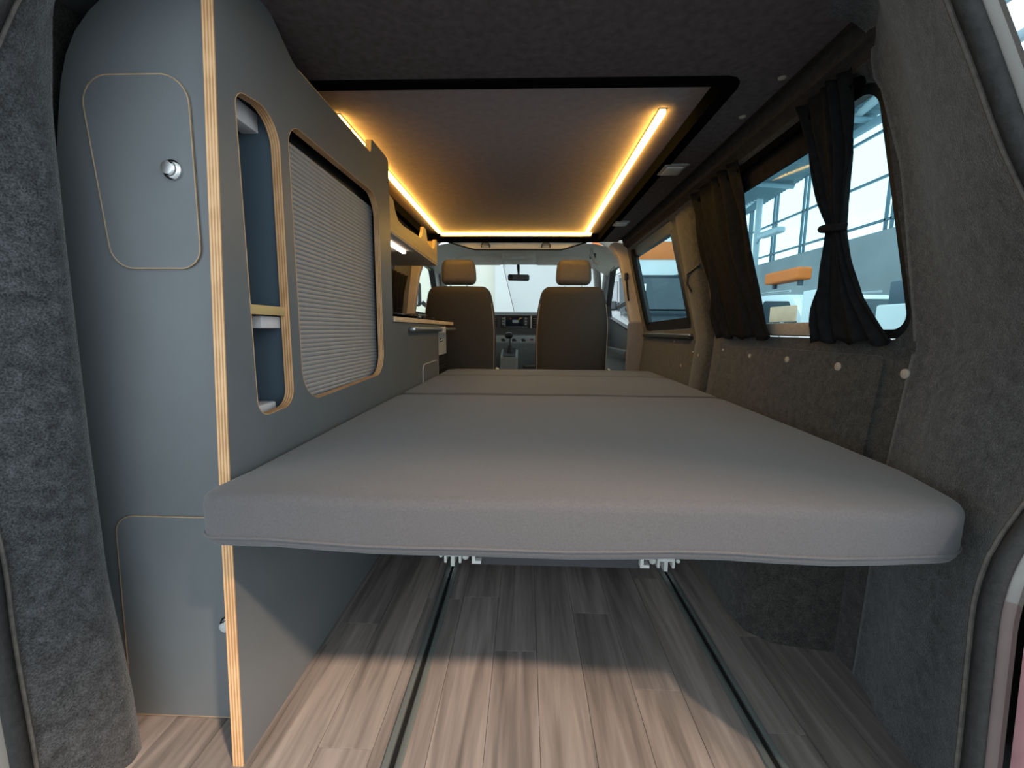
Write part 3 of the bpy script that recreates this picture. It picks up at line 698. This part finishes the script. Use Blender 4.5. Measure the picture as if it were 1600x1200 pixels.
def cushion(y0, y1, lab, z0=.444, z1=.531, r=.05, front=False):
    e = empty('mattress_cushion', (.1, (y0 + y1) / 2, z0), lab, 'cushion', 'grey bed cushions')
    def fn(p):
        t = (p.x + .495) / (.675 + .495); xx = -.489 + t * (bedwide(p.y) + .489)
        if front:   # overhangs a little past the cabinet edge at the back
            bl = max(0, 1 - (p.y - y0) / .075); xx = xx - .020 * bl * (1 - t)
        zz = p.z
        if p.z < (z0 + z1) / 2: zz -= .006 * sin(t * pi) - .002 * sin(t * 21)
        else: zz += .003 * sin(t * pi) + .0012 * sin(p.x * 17 + p.y * 3)
        return Vector((xx, p.y + (.004 * sin(t * 13) if front and p.y < y0 + .1 else 0), zz))
    # densify straight runs so the deformation shows
    rings = []
    lo, hi = (-.495, y0, z0), (.675, y1, z1)
    rv = .018
    def ring(ins, z):
        q = rquad([(lo[0] + ins, lo[1] + ins), (hi[0] - ins, lo[1] + ins), (hi[0] - ins, hi[1] - ins), (lo[0] + ins, hi[1] - ins)], max(r - ins, .006), 7)
        out = []
        for i in range(len(q)):
            a, b = Vector(q[i]), Vector(q[(i + 1) % len(q)]); n = max(1, int((b - a).length / .06)) if (b - a).length > .12 else 1
            if (b - a).length > .12: n = 14
            for j in range(n): p = a + (b - a) * j / n; out.append((p.x, p.y, z))
        return out
    for j in range(5):
        a = j / 4 * pi / 2; rings.append(ring(rv * (1 - sin(a)), lo[2] + rv * (1 - cos(a))))
    for j in range(5):
        a = j / 4 * pi / 2; rings.append(ring(rv * (1 - cos(a)), hi[2] - rv * (1 - sin(a))))
    kk = len(rings[0])
    V = [fn(Vector(p)) for q in rings for p in q]
    F = [[i * kk + j, i * kk + (j + 1) % kk, (i + 1) * kk + (j + 1) % kk, (i + 1) * kk + j] for i in range(len(rings) - 1) for j in range(kk)]
    F += [list(range(kk)), list(range((len(rings) - 1) * kk, len(rings) * kk))]
    mesh('cover', V, F, M['mattress'], e, True, 45)
    for zz, ins in ((z0 + .020, -.0005),):
        pts = [fn(Vector(p)) for p in ring(ins, zz)]; pts.append(pts[0])
        tube('seam_piping', pts, .0022, M['mattress'], e, 6)
cushion(.566, 1.545, 'large grey bed cushion nearest the tailgate', front=True)
cushion(1.552, 2.20, 'middle grey bed cushion between the seams')
cushion(2.207, 2.56, 'narrow grey bed cushion behind the front seats')

# ================================================================== CAB
def seat(cx, lab):
    e = empty('front_seat', (cx, 3.05, 0), lab, 'car seat', 'front seats')
    y0 = 2.90
    def fb_(p):
        t = (p.z - .40) / .68; s = 1 - .20 * max(0, (t - .45) / .55) ** 2.2 - .03 * (1 - t); lean = -.03 * t
        return Vector((cx + (p.x - cx) * s, p.y + lean + .035 * ((p.x - cx) / .26) ** 2, p.z))
    b = rbox('backrest', (cx - .262, y0, .40), (cx + .262, y0 + .14, 1.078), .055, M['seat'], e, fb_, 5, 10)
    for s in (-1, 1): tube('side_seam', [fb_(Vector((cx + s * .252, y0 + .02, .46 + i * .05))) for i in range(11)], .003, M['cap'], b, 6)
    def fh(p):
        t = (p.z - 1.09) / .17; s = 1 - .16 * t ** 2 - .06 * (1 - t) ** 2
        return Vector((cx + (p.x - cx) * s, p.y - .02, p.z))
    rbox('headrest', (cx - .128, y0 + .01, 1.088), (cx + .128, y0 + .11, 1.258), .038, M['leather'], e, fh, 5, 6)
    for s in (-1, 1): tube('headrest_post', [(cx + s * .058, y0 + .035, 1.04), (cx + s * .058, y0 + .035, 1.115)], .006, M['chrome'], e, 8)
    rbox('seat_cushion', (cx - .25, y0 + .10, .34), (cx + .25, y0 + .58, .47), .05, M['seat'], e)
    box('pedestal', (cx - .2, y0 + .06, 0), (cx + .2, y0 + .5, .33), M['dash'], e, .02)
    lathe('recline_knob', (cx + .262, y0 + .06, .47), (1, 0, 0), [(.035, 0), (.035, .012), (.028, .022)], M['trimgrey'], e, 20)
seat(-.472, 'left front seat in dark cloth with brown headrest, beyond the kitchen worktop')
seat(.331, 'right front seat in dark cloth with brown headrest, beside the sliding door')

DB = empty('dashboard', (0, 4.0, .3), 'dark grey dashboard with centre screen below the windscreen', 'dashboard')
prism('upper_dash', [(3.86, .70), (3.83, .80), (3.835, .90), (3.86, .935), (3.95, .945), (4.5, .90), (4.5, .5), (3.9, .5)], 'X', -.78, .70, M['dash'], DB, .01)
prism('lower_dash', [(3.80, .56), (3.76, .66), (3.79, .72), (3.87, .735), (3.95, .4), (3.9, .36)], 'X', -.42, .34, M['dash2'], DB, .01)
box('ridge', (-.30, 3.815, .906), (.62, 3.84, .914), M['alu_dull'], DB, .003)
sc = box('screen_unit', (-.228, 3.818, .795), (.03, 3.84, .90), M['black'], DB, .006)
box('display', (-.18, 3.8145, .812), (-.022, 3.82, .893), M['screen'], sc, .002)
boxes('side_frame', [((-.192, 3.812, .81), (-.186, 3.82, .895)), ((-.22, 3.812, .80), (.02, 3.82, .805))], M['alu'], sc, .001)
for x in (-.207, .003):
    for i in range(3): box('button', (x - .011, 3.813, .818 + i * .026), (x + .011, 3.82, .836 + i * .026), M['dash2'], sc, .002)
box('chrome_strip', (.048, 3.815, .79), (.056, 3.84, .905), M['alu_cut'], DB, .002)
vt = box('air_vent', (.065, 3.82, .80), (.22, 3.84, .895), M['black'], DB, .006)
for i in range(4): box('louvre', (.07, 3.812, .815 + i * .021), (.215, 3.822, .819 + i * .021), M['alu_dull'], vt, .001)
vt = box('air_vent', (-.42, 3.82, .80), (-.26, 3.84, .895), M['black'], DB, .006)
for i in range(4): box('louvre', (-.415, 3.812, .815 + i * .021), (-.265, 3.822, .819 + i * .021), M['alu_dull'], vt, .001)
for x in (-.205, -.105, -.02):
    k_ = lathe('climate_knob', (x, 3.79, .672), (0, -1, -.1), [(.028, 0), (.026, .02), (.02, .024)], M['black'], DB, 20)
    box('pointer', (x - .022, 3.762, .665), (x - .017, 3.768, .685), M['alu_cut'], k_, .001)
box('warning_button', (.045, 3.755, .685), (.075, 3.775, .697), M['redlens'], DB, .002)
box('glovebox_lip', (.0, 3.74, .438), (.62, 3.82, .455), M['alu_dull'], DB, .004)
box('storage_shelf', (-.02, 3.76, .30), (.62, 3.9, .44), M['dash'], DB, .01)
GC = empty('gear_console', (-.13, 3.62, 0), 'grey gear lever console between the front seats', 'console')
prism('console_body', [(3.52, 0), (3.50, .35), (3.54, .545), (3.72, .60), (3.745, .605), (3.745, 0)], 'X', -.215, -.065, M['dash2'], GC, .015)
prism('gate', [(3.535, .552), (3.56, .562), (3.72, .61), (3.73, .604), (3.56, .548)], 'X', -.195, -.085, M['black'], GC, .003)
tube('gaiter', [(-.135, 3.63, .57), (-.135, 3.625, .60), (-.135, 3.62, .64)], [.038, .026, .014], M['black'], GC, 12)
tube('lever', [(-.135, 3.62, .63), (-.138, 3.60, .72)], .009, M['chrome'], GC, 10)
rbox('knob', (-.178, 3.56, .70), (-.108, 3.63, .755), .026, M['black'], GC)

# cab shell: doors, pillars, roof lining, windscreen
def cabside(s, nm, xb, xt, holeY, doorcolor, zb=.90):
    D = empty(nm, (s * .8, 3.4, .1), kind='structure')
    def f(u, v, d): return (s * (lerp(v, [(0, xb), (.85, xb), (1.42, xt)]) + d), u, v)
    h = rquad([(holeY[0], zb), (4.05, .90), (4.02, 1.02), (3.62, 1.30), (holeY[0] + .03, 1.31)], [.05, .03, .05, .12, .09], 6)
    slab('door_card', [(2.96, 0), (4.5, 0), (4.5, .93), (3.8, 1.40), (2.96, 1.40)], f, .04, doorcolor, D, [h], .15)
    rim('window_seal', h, f, -.004, .045, M['black'], D, -.014)
    slab('pane', h, lambda u, v, d: f(u, v, .03 + d), .004, M['glass_clear'], D)
    box('armrest', tuple(sorted((s * (xb - .06), s * xb))[i] if i == 0 else (3.1, .55)[i - 1] for i in range(3)), tuple(sorted((s * (xb - .06), s * xb))[1] if i == 0 else (3.9, .63)[i - 1] for i in range(3)), M['dash'], D, .02)
    return D
cabside(1, 'door_1', .80, .70, (3.02,), M['dash'], .74)
cabside(-1, 'door_2', .87, .78, (3.04,), M['trimgrey'])
PB = empty('trim_1', (.72, 2.93, 0), kind='structure')
prism('pillar_upper', [(.735, .83), (.845, .83), (.775, 1.22), (.73, 1.36), (.60, 1.38), (.57, 1.36), (.635, 1.27), (.67, 1.15), (.70, 1.0)], 'Y', 2.925, 2.985, M['cream'], PB, .012)
prism('pillar_lower', [(.715, 0), (.86, 0), (.85, .835), (.73, .835)], 'Y', 2.92, 2.985, M['mauvegrey'], PB, .012)
bl = empty('seat_belt', (.70, 2.94, .9), 'dark seat belt hanging on the right cream pillar', 'seat belt')
box('belt_anchor', (.677, 2.905, 1.12), (.702, 2.925, 1.17), M['black'], bl, .006)
tube('webbing', [(.69, 2.915, 1.13), (.705, 2.912, 1.02), (.712, 2.912, .98)], .007, M['black'], bl, 6)
PL = empty('trim_2', (-.84, 2.93, 0), kind='structure')
prism('pillar_upper', [(-.80, .83), (-.87, .83), (-.82, 1.22), (-.80, 1.40), (-.66, 1.40), (-.70, 1.30), (-.755, 1.15)], 'Y', 2.935, 2.985, M['cream'], PL, .012)
prism('pillar_lower', [(-.79, 0), (-.87, 0), (-.87, .835), (-.80, .835)], 'Y', 2.93, 2.985, M['trimgrey'], PL, .012)
CB = empty('trim_3', (0, 2.97, 1.33), kind='structure')
prism('cross_beam', [(-.66, 1.405), (-.60, 1.40), (-.40, 1.342), (-.36, 1.333), (.24, 1.333), (.28, 1.342), (.45, 1.395), (.56, 1.415), (.60, 1.46), (.45, 1.455), (.31, 1.40), (.27, 1.39), (-.37, 1.39), (-.41, 1.40), (-.60, 1.465), (-.66, 1.475)], 'Y', 2.945, 3.0, M['trimwhite'], CB, .008)
tube('beam_gasket', [(-.66, 2.95, 1.400), (-.60, 2.944, 1.395), (-.40, 2.944, 1.338), (-.36, 2.944, 1.328), (.24, 2.944, 1.328), (.28, 2.944, 1.337), (.45, 2.944, 1.39), (.58, 2.95, 1.42)], .005, M['rubber'], CB, 6)
for x in (-.283, .135):
    l_ = empty('roof_latch', (x, 2.935, 1.345), ('left' if x < 0 else 'right') + ' metal roof latch on the pale beam above the windscreen', 'latch', 'roof latches')
    tube('latch_loop', [(x - .028, 2.945, 1.346), (x - .03, 2.925, 1.352), (x - .018, 2.92, 1.370), (x + .018, 2.92, 1.370), (x + .03, 2.925, 1.352), (x + .028, 2.945, 1.346)], .005, M['dash'], l_, 8)
    box('latch_plate', (x - .022, 2.936, 1.346), (x + .022, 2.946, 1.364), M['alu'], l_, .003)
CR = empty('trim_4', (0, 3.4, 1.3), kind='structure')
def arch(x, y):
    a = abs(x + .05) / .78; z = lerp(y, [(3.0, 1.385), (3.3, 1.425), (3.55, 1.41), (3.78, 1.355)]); return z - .16 * max(0, a - .62) ** 1.6 / .38 ** 1.6 * lerp(y, [(2.9, .4), (3.2, 1), (3.8, .6)])
loft('cab_headliner', [[(-.83 + 1.56 * i / 24, y, arch(-.83 + 1.56 * i / 24, y)) for i in range(25)] for y in (3.0, 3.1, 3.2, 3.3, 3.4, 3.5, 3.6, 3.7, 3.78)], M['cabliner'], CR)
for sgn, poly in ((1, [(.50, 1.395), (.60, 1.34), (.76, 1.25), (.76, 1.50), (.50, 1.50)]), (-1, [(-.60, 1.395), (-.68, 1.34), (-.87, 1.25), (-.87, 1.50), (-.60, 1.50)])):
    prism('roof_end', poly, 'Y', 3.002, 3.03, M['cabliner'], CR, .008)
oc = box('overhead_console', (-.20, 3.52, 1.355), (.075, 3.74, 1.43), M['cabliner'], CR, .02, 3)
box('reading_lamp', (-.12, 3.51, 1.362), (-.01, 3.54, 1.385), M['trimwhite'], oc, .004)
gh = tube('grab_handle', [(.50, 3.28, 1.40), (.505, 3.27, 1.345), (.53, 3.28, 1.30), (.56, 3.30, 1.29)], .014, M['trimgrey'], CR, 8)
box('handle_socket', (.49, 3.27, 1.325), (.535, 3.30, 1.365), M['dash'], gh, .006)
for x0, x1, lab in ((-.60, -.215, 'left'), (.09, .50, 'right')):
    v = rbox('sun_visor', (x0, 3.60, 1.325), (x1, 3.622, 1.425), .010, M['cabliner'], None, None, 3, 3); setp(v, lab + ' pale grey sun visor folded against the headliner', 'sun visor', 'sun visors')
tube('a_pillar', [(.62, 3.76, 1.35), (.68, 4.0, 1.20), (.75, 4.45, .92)], .035, M['trimgrey'], CR, 10)
tube('a_pillar', [(-.74, 3.76, 1.35), (-.79, 4.0, 1.20), (-.85, 4.45, .92)], .035, M['trimgrey'], CR, 10)
WS = empty('window_4', (0, 4.1, .9), kind='structure')
slab('windscreen_pane', [(-.74, 0), (.62, 0), (.74, 1), (-.86, 1)][::-1], lambda u, v, d: (u, 3.78 + .72 * v, 1.355 - .445 * v + d), .005, M['glass_clear'], WS)
MR = empty('rear_view_mirror', (-.065, 3.72, 1.20), 'black rear view mirror hanging at the windscreen', 'mirror')
tube('stem', [(-.07, 3.76, 1.345), (-.068, 3.73, 1.30), (-.066, 3.715, 1.262)], [.014, .012, .010], M['black'], MR, 8)
rbox('mirror_housing', (-.16, 3.69, 1.205), (.03, 3.725, 1.262), .017, M['black'], MR, lambda p: Vector((p.x, p.y + (p.x + .065) * .12, p.z)), 4, 4)
box('mirror_glass', (-.148, 3.684, 1.214), (.018, 3.692, 1.254), M['dash'], MR, .003)
# door mirror seen through the left cab window, and cab partition below bed level
DM = empty('door_mirror', (-1.02, 3.75, .95), 'dark door mirror outside the left cab window', 'mirror')
rbox('shell', (-1.12, 3.72, .98), (-.95, 3.80, 1.20), .03, M['black'], DM)
box('glass', (-1.105, 3.712, .995), (-.965, 3.722, 1.185), M['chrome'], DM, .004)
tube('arm', [(-.95, 3.78, 1.02), (-.90, 3.80, .98)], .02, M['black'], DM)
DM = empty('door_mirror', (.97, 3.75, .95), 'dark door mirror outside the right cab window', 'mirror')
rbox('shell', (.90, 3.72, .98), (1.07, 3.80, 1.20), .03, M['black'], DM)
box('glass', (.915, 3.712, .995), (1.055, 3.722, 1.185), M['chrome'], DM, .004)
tube('arm', [(.90, 3.78, 1.02), (.83, 3.80, .98)], .02, M['black'], DM)

# ================================================================== SHOWROOM OUTSIDE
GZ = -.55
g = box('ground', (-14, -8, GZ - .1), (10.2, 24, GZ), M['ground'], None, 0); setp(g, kind='structure')
# glazed front on the right
FC = empty('wall_facade', (10, 14, GZ), kind='structure')
box('concrete_base', (10.0, 2, GZ), (10.4, 24, 3.62), M['concrete'], FC, .01)
ys_ = [4.95 + 3.62 * i / 2 for i in range(11)]
for y in ys_:
    for d in (-.10, .10): box('mullion', (10.0, y + d - .03, 3.62), (10.08, y + d + .03, 9.4), M['mullion'], FC, .005)
for z in (3.9, 5.11, 6.42, 7.7): box('transom', (10.0, 2, z - .035), (10.08, 24, z + .035), M['mullion'], FC, .005)
box('transom_tube', (9.7, 2, 6.55), (9.9, 24, 6.75), M['steel'], FC, .05)
for i in range(len(ys_) - 1):
    for z0, z1 in ((3.9, 5.11), (5.11, 6.42), (6.42, 7.7)):
        box('pane', (10.03, ys_[i] + .13, z0 + .04), (10.04, ys_[i + 1] - .13, z1 - .04), M['glass_clear'], FC, 0)
for y in (18.05, 10.6):
    c_ = tube('steel_column', [(9.6, y, GZ), (9.6, y, 7.0)], .12, M['steel_pale'], None, 16); setp(c_, ('tall pale steel column at the far end of the glass front' if y > 15 else 'tall pale steel column at the near end of the glass front'), 'column')
sc_ = empty('unseen_hall_ceiling', (-3, 3, 4.6), kind='structure')
box('sky_block_slab', (-13, -5.0, 4.6), (3.6, 3.3, 4.8), M['wallwhite'], sc_, .01)  # unseen slab added to block overhead sky; ends early so the cab stays lit
sp_ = empty('track_spot', (2.57, -1.98, 4.2), 'white ceiling spotlight of the hall above the open tailgate', 'lamp')
_d = Vector((-.27, .24, -.43)).normalized()
lathe('spot_can', (2.57, -1.98, 4.26), _d, [(.02, -.22), (.24, -.20), (.25, -.02), (.235, -.02), (.225, -.18)], M['white'], sp_, 20)
tube('stem', [Vector((2.57, -1.98, 4.26)) - _d * .2, (2.69, -2.09, 4.6)], .02, M['white'], sp_, 8)
# sloping corrugated roof with beams
RF = empty('ceiling_showroom', (8, 17, 6.5), kind='structure')
def rz(x, y): return lerp(y, [(11.2, 7.5), (12.8, 7.0), (13.5, 6.8), (15.2, 6.34), (19, 6.08), (22.7, 5.9)]) + (10 - x) * .06
n = 120; V = []; F = []
for i in range(n + 1):
    y = 11.2 + 11.5 * i / n
    for x in (4.2, 10.05):
        V.append((x, y, rz(x, y) + (.05 if i % 2 else 0)))
for i in range(n): F.append([2 * i, 2 * i + 1, 2 * i + 3, 2 * i + 2])
o = mesh('corrugated_sheet', V, F, M['roofing'], RF); md = o.modifiers.new('solid', 'SOLIDIFY'); md.thickness = .02
for x in (9.5, 7.6, 5.6):
    tube('roof_beam', [(x, 11.3, rz(x, 11.3) - .25), (x, 22.6, rz(x, 22.6) - .25)], .13, M['steel_pale'], RF, 10)
for y in (13, 16.4, 19.8): tube('roof_strut', [(4.3, y, rz(4.3, y) - .14), (9.9, y, rz(9.9, y) - .14)], .09, M['steel'], RF, 8)
fl_ = empty('fin_object', (9.4, 17, 4.3), 'pale fin-shaped object on an added arm at the far steel column', 'lamp')  # unidentified fin shape; its lamp form and arm are made up
rbox('fin_body', (9.05, 15.75, 4.38), (9.4, 17.1, 4.60), .08, M['steel_pale'], fl_, lambda p: Vector((p.x, p.y, p.z - (17.1 - p.y) * .03)))
tube('arm', [(9.25, 17.0, 4.5), (9.45, 17.6, 4.48), (9.6, 18.0, 4.40)], .05, M['steel'], fl_, 8)
# orange canopy sign on posts
OR = empty('orange_sign', (7, 11.6, GZ), 'orange canopy sign on posts behind the white car', 'sign')
rbox('sign_board', (6.9, 10.95, 2.10), (7.3, 12.4, 2.42), .06, M['orange'], OR)
for y in (11.1, 12.2): box('post', (7.05, y - .05, GZ), (7.15, y + .05, 2.12), M['darkpanel'], OR, .01)
box('counter', (6.95, 11.0, GZ), (7.3, 12.3, 1.95), M['concrete'], OR, .02)
p = box('slate_panel', (3.75, 3.75, 1.06), (3.81, 4.45, 1.30), M['darkpanel'], None, .02); setp(p, 'dark slate panel standing on the white counter outside the side window', 'panel')
p = box('white_counter', (3.68, 3.7, GZ), (3.88, 4.5, 1.06), M['wallwhite'], None, .02); setp(p, 'white counter carrying the dark slate panel outside the side window', 'counter')
p = box('white_stand', (3.6, 5.15, GZ), (3.68, 5.55, 1.30), M['wallwhite'], None, .01); setp(p, 'white display stand in front of the white car', 'display stand')
# white car on the right
def car(name, x0, x1, ynose, L, zroof, m, lab, label_glass=True):
    e = empty(name, ((x0 + x1) / 2, ynose + L / 2, GZ), lab, 'car')
    g = GZ
    H = zroof - g
    low = [(0, .28), (.0, .50), (.03, .56), (.26, .64), (.28, .66), (.97, .66), (.99, .62), (1.0, .45), (1.0, .26), (.90, .18), (.10, .18)]
    prism('lower_body', [(ynose + a * L, g + b * H) for a, b in low], 'X', x0, x1, m, e, .06)
    cab = [(.26, .63), (.29, .68), (.42, .95), (.46, .985), (.60, 1.0), (.80, .985), (.86, .96), (.95, .70), (.96, .63)]
    ins = .12
    def P(u, v, d):
        k = max(0, (v - (g + .66 * H)) / (.34 * H)); return ((x0 + ins * k) if d == 0 else (x1 - ins * k), u, v)
    o = slab('greenhouse', [(ynose + a * L, g + b * H) for a, b in cab], P, 1, m, e, step=.2); md = o.modifiers.new('bevel', 'BEVEL'); md.width = .05; md.segments = 3; md.limit_method = 'ANGLE'
    for wn in ([(.335, .69), (.44, .92), (.60, .945), (.60, .69)], [(.62, .69), (.62, .945), (.80, .93), (.84, .90), (.90, .70)]):
        lp = rquad([(ynose + a * L, g + b * H) for a, b in wn], .04, 4)
        for s, xx in ((-1, x0), (1, x1)):
            def Q(u, v, d, s=s, xx=xx):
                k = max(0, (v - (g + .66 * H)) / (.34 * H)); return (xx - s * ins * k + s * (.006 - d), u, v)
            gl_ = slab('side_glass', lp, Q, .005, M['carglass'], e)
            rim('glass_trim', lp, Q, -.002, .006, M['black'], gl_, .012)
    slab('windscreen', [(-.5, 0), (.5, 0), (.44, 1), (-.44, 1)], lambda u, v, d: ((x0 + x1) / 2 + u * (x1 - x0) * .86, ynose + L * (.287 + .125 * v) - .02 - d, g + H * (.675 + .262 * v) + .012), .01, M['carglass'], e)
    for s in (x0 + .18, x1 - .18): tube('roof_bar', [(s, ynose + L * .47, zroof + .03), (s, ynose + L * .62, zroof + .05), (s, ynose + L * .84, zroof + .02)], .02, M['alu'], e, 8)
    for a in (.19, .81):
        for xx, s in ((x0, -1), (x1, 1)):
            lathe('wheel', (xx - s * .2, ynose + a * L, g + .34), (s, 0, 0), [(.2, 0), (.33, .01), (.34, .04), (.34, .19), (.32, .22), (.22, .225), (.20, .20), (.05, .21)], M['tyre'], e, 24)
    rbox('wing_mirror', (x0 - .16, ynose + L * .345, g + .67 * H), (x0 + .01, ynose + L * .37, g + .75 * H), .04, m, e)
    return e
car('white_car', 4.1, 5.9, 4.9, 4.3, 1.40, M['carwhite'], 'white car with roof bars parked beside the van')
pp = box('peach_reflection', (3.80, 6.0, .92), (3.84, 6.6, 1.15), M['peach'], None, .01); setp(pp, 'peach coloured board standing in for a reflection, in front of the white car window', 'reflection')  # solid board standing in for a peach reflection
ps = box('stand_in_leg', (3.805, 6.28, GZ), (3.835, 6.34, .92), M['alu'], pp, .005)  # leg added only to carry the reflection board
car('dark_car', 1.95, 3.75, 7.4, 4.6, 2.05, M['cardark'], 'dark tall car standing beyond the sliding door window')
# showroom walls ahead of the van
WB = empty('wall_back', (4.5, 15, GZ), kind='structure')
box('plaster', (2.2, 15, GZ), (6.6, 15.2, 5.2), M['wallwhite'], WB, .01)
box('orange_band', (2.3, 14.96, 3.25), (6.0, 15.0, 3.85), M['orange'], WB, .005)
WF = empty('wall_front', (0, 6.6, GZ), kind='structure')
box('plaster', (-3.4, 6.7, GZ), (1.25, 6.9, 2.1), M['wallcream'], WF, .01)
prism('white_fin', [(-.49, GZ), (-.49, 2.05), (-.36, 2.05), (-.36, 1.75), (-.16, .95), (-.1, GZ)], 'Y', 6.60, 6.69, M['wallwhite'], WF, .005)
prism('grey_wing', [(-.33, 2.05), (1.2, 2.05), (1.2, GZ), (-.08, GZ), (-.155, .96), (-.35, 1.74)], 'Y', 6.64, 6.69, M['wallgrey'], WF, .005)
hd = rbox('clipped_hedge', (-2.9, 5.6, GZ), (-1.35, 6.3, .85), .12, M['green'], None, lambda p: p + Vector((.03 * sin(p.y * 31 + p.z * 17), .03 * sin(p.x * 23 + p.z * 29), .03 * sin(p.x * 37)))); setp(hd, 'yellow green clipped hedge beyond the left cab window', 'hedge')
